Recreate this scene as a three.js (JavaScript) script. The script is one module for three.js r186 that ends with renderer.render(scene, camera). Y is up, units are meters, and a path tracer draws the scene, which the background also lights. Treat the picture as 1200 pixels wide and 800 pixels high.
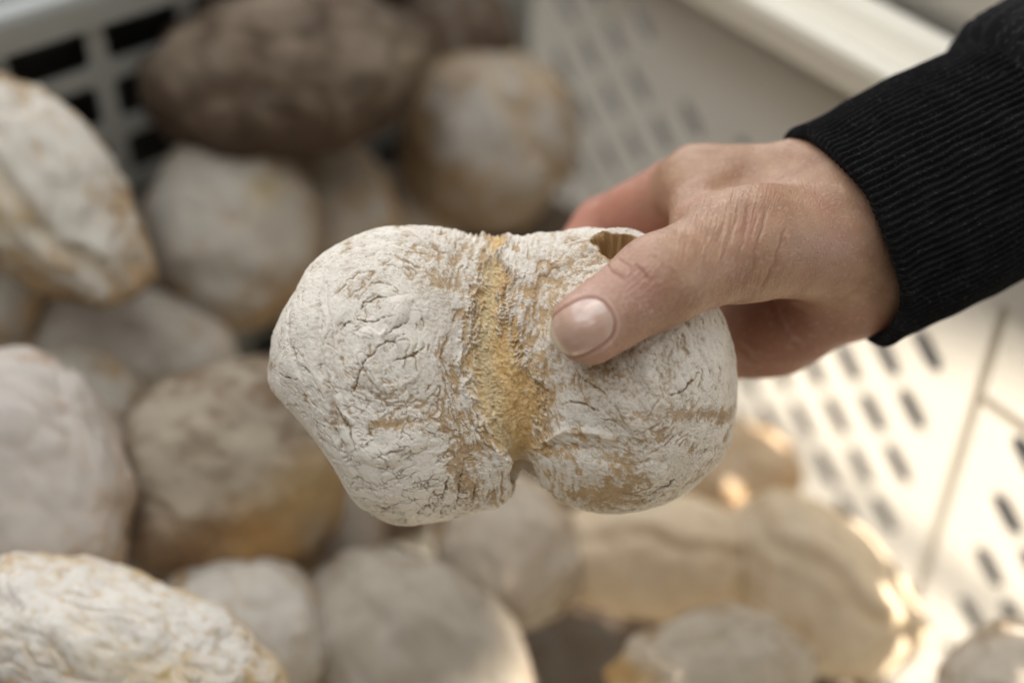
import * as THREE from 'three';
import { mergeGeometries } from 'three/addons/utils/BufferGeometryUtils.js';

// ---------------------------------------------------------------- camera, sky, sun, exposure
const scene = new THREE.Scene();
const F = 1666, PITCH = 42 * Math.PI / 180, EYE = new THREE.Vector3(0, 1.35, 0);
const camera = new THREE.PerspectiveCamera(2 * Math.atan(400 / F) * 180 / Math.PI, 1.5, 0.05, 60);
camera.position.copy(EYE);
camera.rotation.set(-PITCH, 0, 0);
camera.focus = 0.352;
camera.userData.fStop = 3.2;
camera.updateMatrixWorld(true);

const renderer = new THREE.WebGLRenderer();
renderer.toneMapping = THREE.LinearToneMapping;
renderer.toneMappingExposure = 2.9;
renderer.shadowMap.enabled = true;

// ---------------------------------------------------------------- noise helpers
function rng(seed) { let s = seed >>> 0; return () => { s = (s + 0x6D2B79F5) >>> 0; let t = Math.imul(s ^ (s >>> 15), 1 | s); t = (t + Math.imul(t ^ (t >>> 7), 61 | t)) ^ t; return ((t ^ (t >>> 14)) >>> 0) / 4294967296; }; }
const PERM = new Uint8Array(512);
{ const r = rng(77), a = [...Array(256).keys()]; for (let i = 255; i > 0; i--) { const j = Math.floor(r() * (i + 1)); [a[i], a[j]] = [a[j], a[i]]; } for (let i = 0; i < 512; i++) PERM[i] = a[i & 255]; }
const fade = (t) => t * t * t * (t * (t * 6 - 15) + 10);
function grad(h, x, y, z) { h &= 15; const u = h < 8 ? x : y, v = h < 4 ? y : h === 12 || h === 14 ? x : z; return ((h & 1) ? -u : u) + ((h & 2) ? -v : v); }
function noise(x, y, z) {
  const xf = Math.floor(x), yf = Math.floor(y), zf = Math.floor(z), X = xf & 255, Y = yf & 255, Z = zf & 255;
  x -= xf; y -= yf; z -= zf;
  const u = fade(x), v = fade(y), w = fade(z), A = PERM[X] + Y, AA = PERM[A & 255] + Z, AB = PERM[(A + 1) & 255] + Z, B = PERM[X + 1] + Y, BA = PERM[B & 255] + Z, BB = PERM[(B + 1) & 255] + Z;
  const l = (a, b, t) => a + t * (b - a);
  return l(l(l(grad(PERM[AA], x, y, z), grad(PERM[BA], x - 1, y, z), u), l(grad(PERM[AB], x, y - 1, z), grad(PERM[BB], x - 1, y - 1, z), u), v),
    l(l(grad(PERM[AA + 1], x, y, z - 1), grad(PERM[BA + 1], x - 1, y, z - 1), u), l(grad(PERM[AB + 1], x, y - 1, z - 1), grad(PERM[BB + 1], x - 1, y - 1, z - 1), u), v), w);
}
function fbm(x, y, z, n = 4) { let s = 0, a = 0.5; for (let i = 0; i < n; i++) { s += a * noise(x, y, z); x = x * 2.03 + 17.1; y = y * 2.03 + 5.3; z = z * 2.03 + 9.7; a *= 0.5; } return s; }
const clamp = (x, a = 0, b = 1) => x < a ? a : x > b ? b : x;
const smooth = (a, b, x) => { const t = clamp((x - a) / (b - a)); return t * t * (3 - 2 * t); };
const lerp = (a, b, t) => a + (b - a) * t;
const mix3 = (a, b, t) => [lerp(a[0], b[0], t), lerp(a[1], b[1], t), lerp(a[2], b[2], t)];
const gauss = (x) => Math.exp(-x * x);
function hash2(i, j, k) { let h = Math.imul(i, 374761393) ^ Math.imul(j, 668265263) ^ Math.imul(k, 2147483647 ^ 0x5bd1e995); h = Math.imul(h ^ (h >>> 13), 1274126177); h ^= h >>> 16; return (h >>> 0) / 4294967296; }
// cell pattern: [distance to the border between cells, random number of the cell]
function cells(u, v, seed, period = 0) {
  const iu = Math.floor(u), iv = Math.floor(v); let f1 = 9, f2 = 9, id = 0;
  for (let a = -1; a <= 1; a++) for (let b = -1; b <= 1; b++) {
    const p = iu + a, q0 = iv + b, q = period ? ((q0 % period) + period) % period : q0, du = p + hash2(p, q, seed) - u, dv = q0 + hash2(p, q, seed + 7) - v, d = Math.sqrt(du * du + dv * dv);
    if (d < f1) { f2 = f1; f1 = d; id = hash2(p, q, seed + 19); } else if (d < f2) f2 = d;
  }
  return [f2 - f1, id];
}
// curve through points [[x, y], ...] with rising x, as a function
function curve(points) {
  const n = points.length, m = points.map((p, i) => { const a = points[Math.max(0, i - 1)], b = points[Math.min(n - 1, i + 1)]; return (b[1] - a[1]) / (b[0] - a[0]); });
  return (x) => {
    let i = 0; while (i < n - 2 && x > points[i + 1][0]) i++;
    const [x0, y0] = points[i], [x1, y1] = points[i + 1], h = x1 - x0, t = clamp((x - x0) / h), t2 = t * t, t3 = t2 * t;
    return (2 * t3 - 3 * t2 + 1) * y0 + (t3 - 2 * t2 + t) * h * m[i] + (-2 * t3 + 3 * t2) * y1 + (t3 - t2) * h * m[i + 1];
  };
}
function lineDistance(x, y, pts) {
  let best = 1e9, at = 0, total = 0;
  for (let i = 0; i < pts.length - 1; i++) {
    const ax = pts[i][0], ay = pts[i][1], bx = pts[i + 1][0] - ax, by = pts[i + 1][1] - ay, l2 = bx * bx + by * by, t = clamp(((x - ax) * bx + (y - ay) * by) / l2);
    const d = Math.hypot(x - ax - bx * t, y - ay - by * t);
    if (d < best) { best = d; at = i + t; }
  }
  return [best, at / (pts.length - 1)];
}

// ---------------------------------------------------------------- sky and sun
{
  const w = 512, h = 256, data = new Float32Array(w * h * 4);
  for (let j = 0; j < h; j++) for (let i = 0; i < w; i++) {
    const el = ((j + 0.5) / h - 0.5) * Math.PI, az = ((i + 0.5) / w - 0.5) * 2 * Math.PI;
    const x = Math.cos(el) * Math.cos(az), y = Math.sin(el), z = Math.cos(el) * Math.sin(az), k = (j * w + i) * 4;
    const up = clamp(y), haze = Math.pow(1 - up, 3), cl = smooth(-0.12, 0.3, fbm(x * 2.6 + 3, y * 4, z * 2.6, 5));
    let c = mix3([0.50, 0.55, 0.63], [0.84, 0.84, 0.83], haze);
    c = mix3(c, [1.62, 1.55, 1.40], cl * 0.8);
    if (y < 0) c = [0.42, 0.38, 0.33];
    for (let q = 0; q < 3; q++) data[k + q] = c[q];
    data[k + 3] = 1;
  }
  const sky = new THREE.DataTexture(data, w, h, THREE.RGBAFormat, THREE.FloatType);
  sky.mapping = THREE.EquirectangularReflectionMapping; sky.magFilter = THREE.LinearFilter; sky.needsUpdate = true;
  scene.background = sky; scene.environment = sky;
  scene.backgroundIntensity = 1; scene.environmentIntensity = 1;
}
const SUN = new THREE.Vector3(0.78, 0.45, 0.245).normalize();
{
  const sun = new THREE.DirectionalLight(0xfff3e4, 5);
  sun.position.copy(SUN).multiplyScalar(4).add(new THREE.Vector3(0, 1, -0.4));
  sun.target.position.set(0, 1, -0.4);
  sun.castShadow = true; sun.shadow.radius = 2.4;
  Object.assign(sun.shadow.camera, { left: -2, right: 2, top: 2, bottom: -2, near: 0.1, far: 10 });
  scene.add(sun, sun.target);
}

// ---------------------------------------------------------------- placing helpers
const VIEW = camera.quaternion.clone();
// the point that is `depth` metres in front of the eye's plane along the line of sight through a place in the picture
function at(px, py, depth) { return new THREE.Vector3((px - 600) / F * depth, (400 - py) / F * depth, -depth).applyQuaternion(VIEW).add(EYE); }
const HOLD = at(600, 400, 0.37);               // where the held loaf is; its own axes: x right, y up, z to the viewer, in millimetres
const mm = (px, py, z = 0) => [(px - 600) / F * (370 - z), (400 - py) / F * (370 - z), z];
const toPx = (x, y, z) => [600 + x / (370 - z) * F, 400 - y / (370 - z) * F];
const used = new Map();
function numbered(name) { const n = used.get(name) ?? 0; used.set(name, n + 1); return n ? `${name}_${String(n).padStart(3, '0')}` : name; }
function thing(name, label, category, group) { const o = new THREE.Group(); o.name = numbered(name); o.userData = { label, category }; if (group) o.userData.group = group; scene.add(o); return o; }
function part(name, geometry, material, parent) { const m = new THREE.Mesh(geometry, material); m.name = name; m.castShadow = m.receiveShadow = true; parent.add(m); return m; }
function geometryOf(pos, idx, col) {
  const g = new THREE.BufferGeometry();
  g.setAttribute('position', new THREE.BufferAttribute(pos instanceof Float32Array ? pos : new Float32Array(pos), 3));
  g.setIndex(new THREE.BufferAttribute(idx instanceof Uint32Array ? idx : new Uint32Array(idx), 1));
  if (col) g.setAttribute('color', new THREE.BufferAttribute(col instanceof Float32Array ? col : new Float32Array(col), 3));
  g.computeVertexNormals();
  return g;
}
const std = (o) => new THREE.MeshStandardMaterial(o);
const box = (x0, x1, y0, y1, z0, z1) => new THREE.BoxGeometry(x1 - x0, y1 - y0, z1 - z0).translate((x0 + x1) / 2, (y0 + y1) / 2, (z0 + z1) / 2).toNonIndexed();

// ---------------------------------------------------------------- ground, then table, awning, branch and cloths added for the light
const FLOOR = 0.80, RIM = 1.11;
{
  const g = new THREE.PlaneGeometry(40, 40, 60, 60).rotateX(-Math.PI / 2);
  const p = g.attributes.position; for (let i = 0; i < p.count; i++) p.setY(i, 0.004 * noise(p.getX(i) * 2, 3, p.getZ(i) * 2));
  g.computeVertexNormals();
  const ground = part('ground', g, std({ color: new THREE.Color().setRGB(0.17, 0.155, 0.14), roughness: 0.95 }), scene);
  ground.userData.kind = 'structure';
}
{
  const t = thing('added_table', 'added near-black market table under the white bread crate, darkens its slots', 'table');
  t.position.set(0.1, 0, -0.35);
  const m = std({ color: new THREE.Color().setRGB(0.018, 0.017, 0.016), roughness: 0.85 });  // added table, near black so the view through the slots stays dark
  part('tabletop', new THREE.BoxGeometry(2.0, 0.04, 1.5).translate(0, 0.775, 0), m, t);
  for (const x of [-0.92, 0.92]) for (const z of [-0.68, 0.68]) part('leg', new THREE.BoxGeometry(0.06, 0.755, 0.06).translate(x, 0.3775, z), m, t);
}
{
  // unseen canvas roof, added as a blocker: it keeps the sun off the hand and the left of the crate
  const a = thing('added_awning', 'added beige canvas awning that shades the crate, out of the picture', 'awning');
  const dir = new THREE.Vector2(SUN.x, SUN.z).normalize();
  a.position.set(0, 0, 0); a.rotation.y = Math.atan2(-dir.y, dir.x);
  const edge = 1.63, nx = 80, nz = 80, pos = [], idx = [];
  for (const dy of [0, 0.004]) for (let i = 0; i <= nx; i++) for (let j = 0; j <= nz; j++) {
    const x = lerp(0.20, edge, i / nx), z = lerp(-2.2, 0.9, j / nz);
    const scallop = i === nx ? 0.03 * Math.abs(Math.sin(j * 0.39)) + 0.02 * noise(j * 0.3, 1, 4) : 0;
    pos.push(x - scallop, 1.9 + dy + 0.012 * noise(x * 3, 2, z * 3), z);
  }
  const n1 = (nx + 1) * (nz + 1);
  for (let s = 0; s < 2; s++) for (let i = 0; i < nx; i++) for (let j = 0; j < nz; j++) { const q = s * n1 + i * (nz + 1) + j, r = q + nz + 1; s ? idx.push(q, q + 1, r, r, q + 1, r + 1) : idx.push(q, r, q + 1, r, r + 1, q + 1); }
  part('canvas', geometryOf(pos, idx), std({ color: new THREE.Color().setRGB(0.62, 0.58, 0.5), roughness: 0.95 }), a);
  const P = [], I = [], cx = 120, cy = 24, n3 = (cx + 1) * (cy + 1);
  for (const dz of [0, 0.004]) for (let i = 0; i <= cx; i++) for (let j = 0; j <= cy; j++) { const x = lerp(-0.25, 1.5, i / cx); P.push(x, lerp(0.84, 1.89, j / cy), -1.35 + dz + 0.025 * Math.sin(x * 24 + 2 * noise(x * 2, 1, 1))); }
  for (let q = 0; q < 2; q++) for (let i = 0; i < cx; i++) for (let j = 0; j < cy; j++) { const u = q * n3 + i * (cy + 1) + j, v = u + cy + 1; q ? I.push(u, v, u + 1, v, v + 1, u + 1) : I.push(u, u + 1, v, v, u + 1, v + 1); }
  part('added_side_cloth', geometryOf(P, I), std({ color: new THREE.Color().setRGB(0.10, 0.085, 0.07), roughness: 0.95 }), a);  // unseen dark cloth, added to darken the far corner of the crate
  for (const z of [-2.16, 0.86]) for (const x of [0.34, edge - 0.1]) part('post', new THREE.CylinderGeometry(0.02, 0.02, 1.88, 16).translate(x, 0.94, z), std({ color: new THREE.Color().setRGB(0.5, 0.5, 0.5), roughness: 0.5, metalness: 0.6 }), a);
}

{
  // unseen foliage added in the path of the sun to dapple the slotted wall
  const b = thing('added_branch', 'added green leafy branch that dapples the sunlight, out of the picture', 'branch');
  const c = new THREE.Vector3(0.17, 0.95, -0.37).addScaledVector(SUN, 1.0); b.position.copy(c);
  const R = rng(5), lat = new THREE.Vector3(-SUN.z, 0, SUN.x).normalize(), up = new THREE.Vector3().crossVectors(SUN, lat).normalize(); if (up.y < 0) up.negate();
  const shape = new THREE.Shape(); shape.moveTo(0, -0.5); shape.bezierCurveTo(0.34, -0.2, 0.3, 0.2, 0, 0.55); shape.bezierCurveTo(-0.3, 0.2, -0.34, -0.2, 0, -0.5);
  const lg = new THREE.ExtrudeGeometry(shape, { depth: 0.012, bevelEnabled: false, curveSegments: 6 }), lm = new THREE.MeshPhysicalMaterial({ color: new THREE.Color().setRGB(0.07, 0.12, 0.03), roughness: 0.9, transmission: 0.35, thickness: 0 });
  for (let k = 0; k < 24; k++) {
    const l = part('leaf', lg, lm, b), size = 0.032 + 0.03 * R();
    l.position.copy(lat.clone().multiplyScalar((R() - 0.5) * 0.62)).addScaledVector(up, (R() - 0.5) * 0.44).addScaledVector(SUN, (R() - 0.5) * 0.12);
    l.scale.setScalar(size); l.rotation.set(R() * 6, R() * 6, R() * 6);
  }
  part('twig', new THREE.TubeGeometry(new THREE.CatmullRomCurve3([lat.clone().multiplyScalar(-0.35).addScaledVector(up, 0.5), lat.clone().multiplyScalar(-0.2).addScaledVector(up, 0.2), new THREE.Vector3(), lat.clone().multiplyScalar(0.28).addScaledVector(up, -0.15)]), 30, 0.005, 8), std({ color: new THREE.Color().setRGB(0.1, 0.07, 0.04), roughness: 0.9 }), b);
}
{
  // unseen dark cloth added behind the viewer to block flat frontal light
  const b = thing('added_curtain', 'added dark brown cloth blocking light from behind the viewer, out of the picture', 'curtain');
  b.position.set(0.1, 0, 0.62);
  const nx = 160, ny = 30, pos = [], idx = [];
  for (const dz of [0, 0.004]) for (let i = 0; i <= nx; i++) for (let j = 0; j <= ny; j++) { const x = lerp(-1.5, 1.5, i / nx); pos.push(x, lerp(0.02, 2.3, j / ny), dz + 0.03 * Math.sin(x * 21 + 2 * noise(x * 2, 1, 1)) + 0.01 * noise(x * 5, j * 0.2, 2)); }
  const n1 = (nx + 1) * (ny + 1);
  for (let q = 0; q < 2; q++) for (let i = 0; i < nx; i++) for (let j = 0; j < ny; j++) { const a = q * n1 + i * (ny + 1) + j, c = a + ny + 1; q ? idx.push(a, c, a + 1, c, c + 1, a + 1) : idx.push(a, a + 1, c, c, a + 1, c + 1); }
  part('cloth', geometryOf(pos, idx), std({ color: new THREE.Color().setRGB(0.09, 0.075, 0.06), roughness: 0.95 }), b);
  const LP = [], LI = [], lx = 130, m1 = (lx + 1) * (ny + 1);
  for (const dx of [0, 0.004]) for (let i = 0; i <= lx; i++) for (let j = 0; j <= ny; j++) { const z = lerp(-2.1, 0, i / lx); LP.push(-0.85 + dx + 0.03 * Math.sin(z * 22 + 2 * noise(z * 2, 4, 1)), lerp(0.02, 1.78, j / ny), z); }
  for (let q = 0; q < 2; q++) for (let i = 0; i < lx; i++) for (let j = 0; j < ny; j++) { const u = q * m1 + i * (ny + 1) + j, v = u + ny + 1; q ? LI.push(u, v, u + 1, v, v + 1, u + 1) : LI.push(u, u + 1, v, v, u + 1, v + 1); }
  part('added_side_cloth', geometryOf(LP, LI), std({ color: new THREE.Color().setRGB(0.13, 0.115, 0.10), roughness: 0.95 }), b);  // second added cloth, cuts the low light from the left
  part('rail', new THREE.CylinderGeometry(0.015, 0.015, 3.1, 16).rotateZ(Math.PI / 2).translate(0, 2.32, 0), std({ color: new THREE.Color().setRGB(0.5, 0.5, 0.5), roughness: 0.5, metalness: 0.6 }), b);
}

// ---------------------------------------------------------------- the white plastic crate
const plastic = new THREE.MeshPhysicalMaterial({ color: new THREE.Color().setRGB(0.76, 0.74, 0.695), roughness: 1, transmission: 0.9, thickness: 0, specularIntensity: 0.4 });
const plasticSolid = std({ color: new THREE.Color().setRGB(0.70, 0.655, 0.55), roughness: 0.45 });
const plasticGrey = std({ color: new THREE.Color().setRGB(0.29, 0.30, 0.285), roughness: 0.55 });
{
  const c = thing('bread_crate', 'white perforated plastic crate full of floury bread rolls', 'crate');
  c.position.set(0.0081, FLOOR, -0.5444);                 // its far corner, on the table
  const LONG = 0.6, SHORT = 0.42, H = RIM - FLOOR, T = 0.0015;
  const slot = (x, y, l, w, a) => { const p = new THREE.Path(), n = 5, r = w / 2, pts = []; for (const s of [1, -1]) for (let k = 0; k <= n; k++) { const t = -Math.PI / 2 + Math.PI * k / n + (s < 0 ? Math.PI : 0); pts.push([s * (l / 2 - r) + r * Math.cos(t), r * Math.sin(t)]); } p.setFromPoints(pts.map(([u, v]) => new THREE.Vector2(x + u * Math.cos(a) - v * Math.sin(a), y + u * Math.sin(a) + v * Math.cos(a)))); return p; };
  const rect = (x, y, w, h, r = 0.0022) => { const p = new THREE.Path(), pts = []; for (const [sx, sy, a0] of [[1, 1, 0], [-1, 1, 1], [-1, -1, 2], [1, -1, 3]]) for (let k = 0; k <= 3; k++) { const t = (a0 + k / 3) * Math.PI / 2; pts.push(new THREE.Vector2(x + sx * (w / 2 - r) + r * Math.cos(t), y + sy * (h / 2 - r) + r * Math.sin(t))); } p.setFromPoints(pts); return p; };
  function wall(len, holes) {
    const s = new THREE.Shape([[0, 0], [len, 0], [len, H - 0.001], [0, H - 0.001]].map(([x, y]) => new THREE.Vector2(x, y)));
    s.holes.push(...holes);
    return new THREE.ExtrudeGeometry(s, { depth: T, bevelEnabled: false }).translate(0, 0, -T);     // the inner face at z = 0, the wall behind it
  }
  // slanted slots of the long walls, at the corners of a slanted lattice
  const slots = [];
  for (let i = -25; i < 40; i++) for (let j = -25; j < 40; j++) {
    const s = 0.0385 + i * 0.0156 + j * 0.0156, h = H - 0.0635 + i * 0.0143 - j * 0.0143;
    const top = s < 0.082 ? -0.03 : s < 0.25 ? -0.058 : s < 0.37 ? -0.1 : -0.058;
    const rib = [0.25, 0.37].some((r) => Math.abs(s - r) < 0.0095);
    if (s < 0.016 || s > LONG - 0.016 || h > H + top || h < 0.03 || rib) continue;
    slots.push(slot(s, h, 0.0172, 0.0094, -0.72));
  }
  const grid = [];
  for (let i = 0; i < 12; i++) for (let j = 0; j < 11; j++) { const s = 0.0335 + i * 0.0345, h = H - 0.0108 - j * 0.0235; if (s < SHORT - 0.025 && h > 0.03) grid.push(rect(s, h, 0.0275, 0.0160)); }
  const rimProfile = (ext0, ext1, len) => {               // flange with a ridge along both edges; x outwards, y up
    const q = [[-0.0035, -0.012], [-0.004, -0.002], [-0.003, 0.001], [0.001, 0.0022], [0.0045, 0.0012], [0.006, -0.0035], [0.0105, -0.0042], [0.0125, -0.0015], [0.0145, 0.0022], [0.0195, 0.0026], [0.0225, 0.0008], [0.0232, -0.003], [0.0232, -0.03], [0.0208, -0.03], [0.0205, -0.0075], [0.002, -0.0075], [0.0008, -0.012]];
    const s = new THREE.Shape(q.map(([x, y]) => new THREE.Vector2(x > 0.006 ? 0.006 + (x - 0.006) * 1.55 : x, y)));
    return new THREE.ExtrudeGeometry(s, { depth: len + ext0 + ext1, bevelEnabled: false, steps: 1 }).translate(0, H, -ext0);
  };
  // wall frames: local x along the wall, z inwards
  const frame = (origin, along, inward) => new THREE.Matrix4().makeBasis(new THREE.Vector3(...along), new THREE.Vector3(0, 1, 0), new THREE.Vector3(...inward)).setPosition(...origin);
  const A = [0.6, 0, 0.8], B = [-0.8, 0, 0.6];            // along the long walls (towards the viewer's right), along the short walls (to the left)
  const end = (k, l) => [A[0] * k + B[0] * l, 0, A[2] * k + B[2] * l];
  const sides = [
    { name: 'slotted_wall', m: frame([0, 0, 0], A, B), len: LONG, holes: slots, flip: false, mat: plastic },
    { name: 'slotted_wall', m: frame(end(0, SHORT), A, [0.8, 0, -0.6]), len: LONG, holes: slots, flip: true, mat: plastic },
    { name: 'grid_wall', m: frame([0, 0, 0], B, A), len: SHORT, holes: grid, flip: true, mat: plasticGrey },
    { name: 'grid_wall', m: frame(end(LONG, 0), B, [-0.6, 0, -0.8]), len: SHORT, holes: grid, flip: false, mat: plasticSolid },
  ];
  for (const [n, s] of sides.entries()) {
    const g = wall(s.len, s.holes);
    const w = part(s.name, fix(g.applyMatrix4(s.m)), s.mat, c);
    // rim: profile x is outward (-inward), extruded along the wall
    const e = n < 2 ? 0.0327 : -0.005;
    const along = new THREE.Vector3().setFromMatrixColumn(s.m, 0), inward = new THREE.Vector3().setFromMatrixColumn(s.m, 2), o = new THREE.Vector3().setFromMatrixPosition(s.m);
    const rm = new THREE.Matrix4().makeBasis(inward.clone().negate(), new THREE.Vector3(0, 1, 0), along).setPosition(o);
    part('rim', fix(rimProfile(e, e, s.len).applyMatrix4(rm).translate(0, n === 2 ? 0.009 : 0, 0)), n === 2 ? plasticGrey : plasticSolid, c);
    if (n < 2) {
      for (const r of [0.25, 0.37]) part('rib', fix(new THREE.BoxGeometry(0.003, H - 0.06, 0.0018).translate(r, H / 2 - 0.025, 0.0011).applyMatrix4(s.m)), plastic, c);
      for (const [x0, x1, h] of [[0.2517, 0.3683, -0.094]]) part('rib', fix(new THREE.BoxGeometry(x1 - x0, 0.003, 0.0018).translate((x0 + x1) / 2, H + h, 0.0011).applyMatrix4(s.m)), plastic, c);
    }
  }
  function fix(g) { g = g.index ? g.toNonIndexed() : g; const p = g.attributes.position, n = g.attributes.normal; // windings turned by a mirrored frame
    const a = new THREE.Vector3(), b = new THREE.Vector3(), d = new THREE.Vector3();
    a.fromBufferAttribute(p, 0); b.fromBufferAttribute(p, 1).sub(a); d.fromBufferAttribute(p, 2).sub(a); b.cross(d); d.fromBufferAttribute(n, 0);
    if (b.dot(d) < 0) for (const at of Object.values(g.attributes)) for (let i = 0; i < at.count; i += 3) for (let k = 0; k < at.itemSize; k++) { const x = at.array[(i + 1) * at.itemSize + k]; at.array[(i + 1) * at.itemSize + k] = at.array[(i + 2) * at.itemSize + k]; at.array[(i + 2) * at.itemSize + k] = x; }
    return g; }
  const s = new THREE.Shape([end(0, 0), end(LONG, 0), end(LONG, SHORT), end(0, SHORT)].map((q) => new THREE.Vector2(q[0], q[2])));
  part('crate_floor', new THREE.ExtrudeGeometry(s, { depth: 0.004, bevelEnabled: false }).rotateX(Math.PI / 2).translate(0, 0.006, 0), plasticSolid, c);
}
{
  // black crate added against the grid wall so its openings look dark
  const b = thing('added_dark_crate', 'added black plastic crate behind the grid wall, makes its openings dark', 'crate');
  const k = 0.42, m = std({ color: new THREE.Color().setRGB(0.012, 0.012, 0.012), roughness: 0.7 });
  b.position.set(0.0081 - 0.6 * 0.035, FLOOR, -0.5444 - 0.8 * 0.035); b.rotation.y = Math.atan2(-0.8, 0.6);   // x away from the grid wall, z to the left
  b.rotation.y = Math.atan2(0.8, -0.6);
  part('near_wall', box(0, 0.003, 0.002, 0.29, -k, 0), m, b); part('far_wall', box(0.39, 0.393, 0.002, 0.29, -k, 0), m, b);
  part('end_wall', box(0.0032, 0.3898, 0.002, 0.29, -k, -k + 0.003), m, b); part('end_wall', box(0.0032, 0.3898, 0.002, 0.29, -0.003, 0), m, b);
  part('crate_floor', box(0.0032, 0.3898, 0.002, 0.006, -k + 0.0032, -0.0032), m, b);
}
{
  // what stands beyond the rim, top right
  const b = thing('storage_box', 'beige plastic box with a ribbed lid standing beyond the crate rim, top right', 'box');
  const O = new THREE.Vector3(0.0081, FLOOR, -0.5444), A = new THREE.Vector3(0.6, 0, 0.8), N = new THREE.Vector3(0.8, 0, -0.6);
  b.position.copy(O).addScaledVector(A, -0.42).addScaledVector(N, 0.52); b.rotation.y = Math.atan2(-N.z, N.x);
  const m = std({ color: new THREE.Color().setRGB(0.74, 0.68, 0.56), roughness: 0.6 });
  part('box_body', box(0.012, 0.588, -0.004, 0.088, -0.18, 0.40), m, b);
  part('lid', box(0, 0.6, 0.09, 0.108, -0.2, 0.42), m, b);
  for (let k = 0; k < 6; k++) part('wall_rib', box(-0.004 + 0.04 + k * 0.1, 0.05 + k * 0.1, -0.002, 0.086, -0.186, -0.1805), m, b);
  for (let k = 0; k < 5; k++) part('lid_rib', box(0.03, 0.57, 0.1085, 0.115, -0.15 + k * 0.115, -0.143 + k * 0.115), m, b);
}

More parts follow.
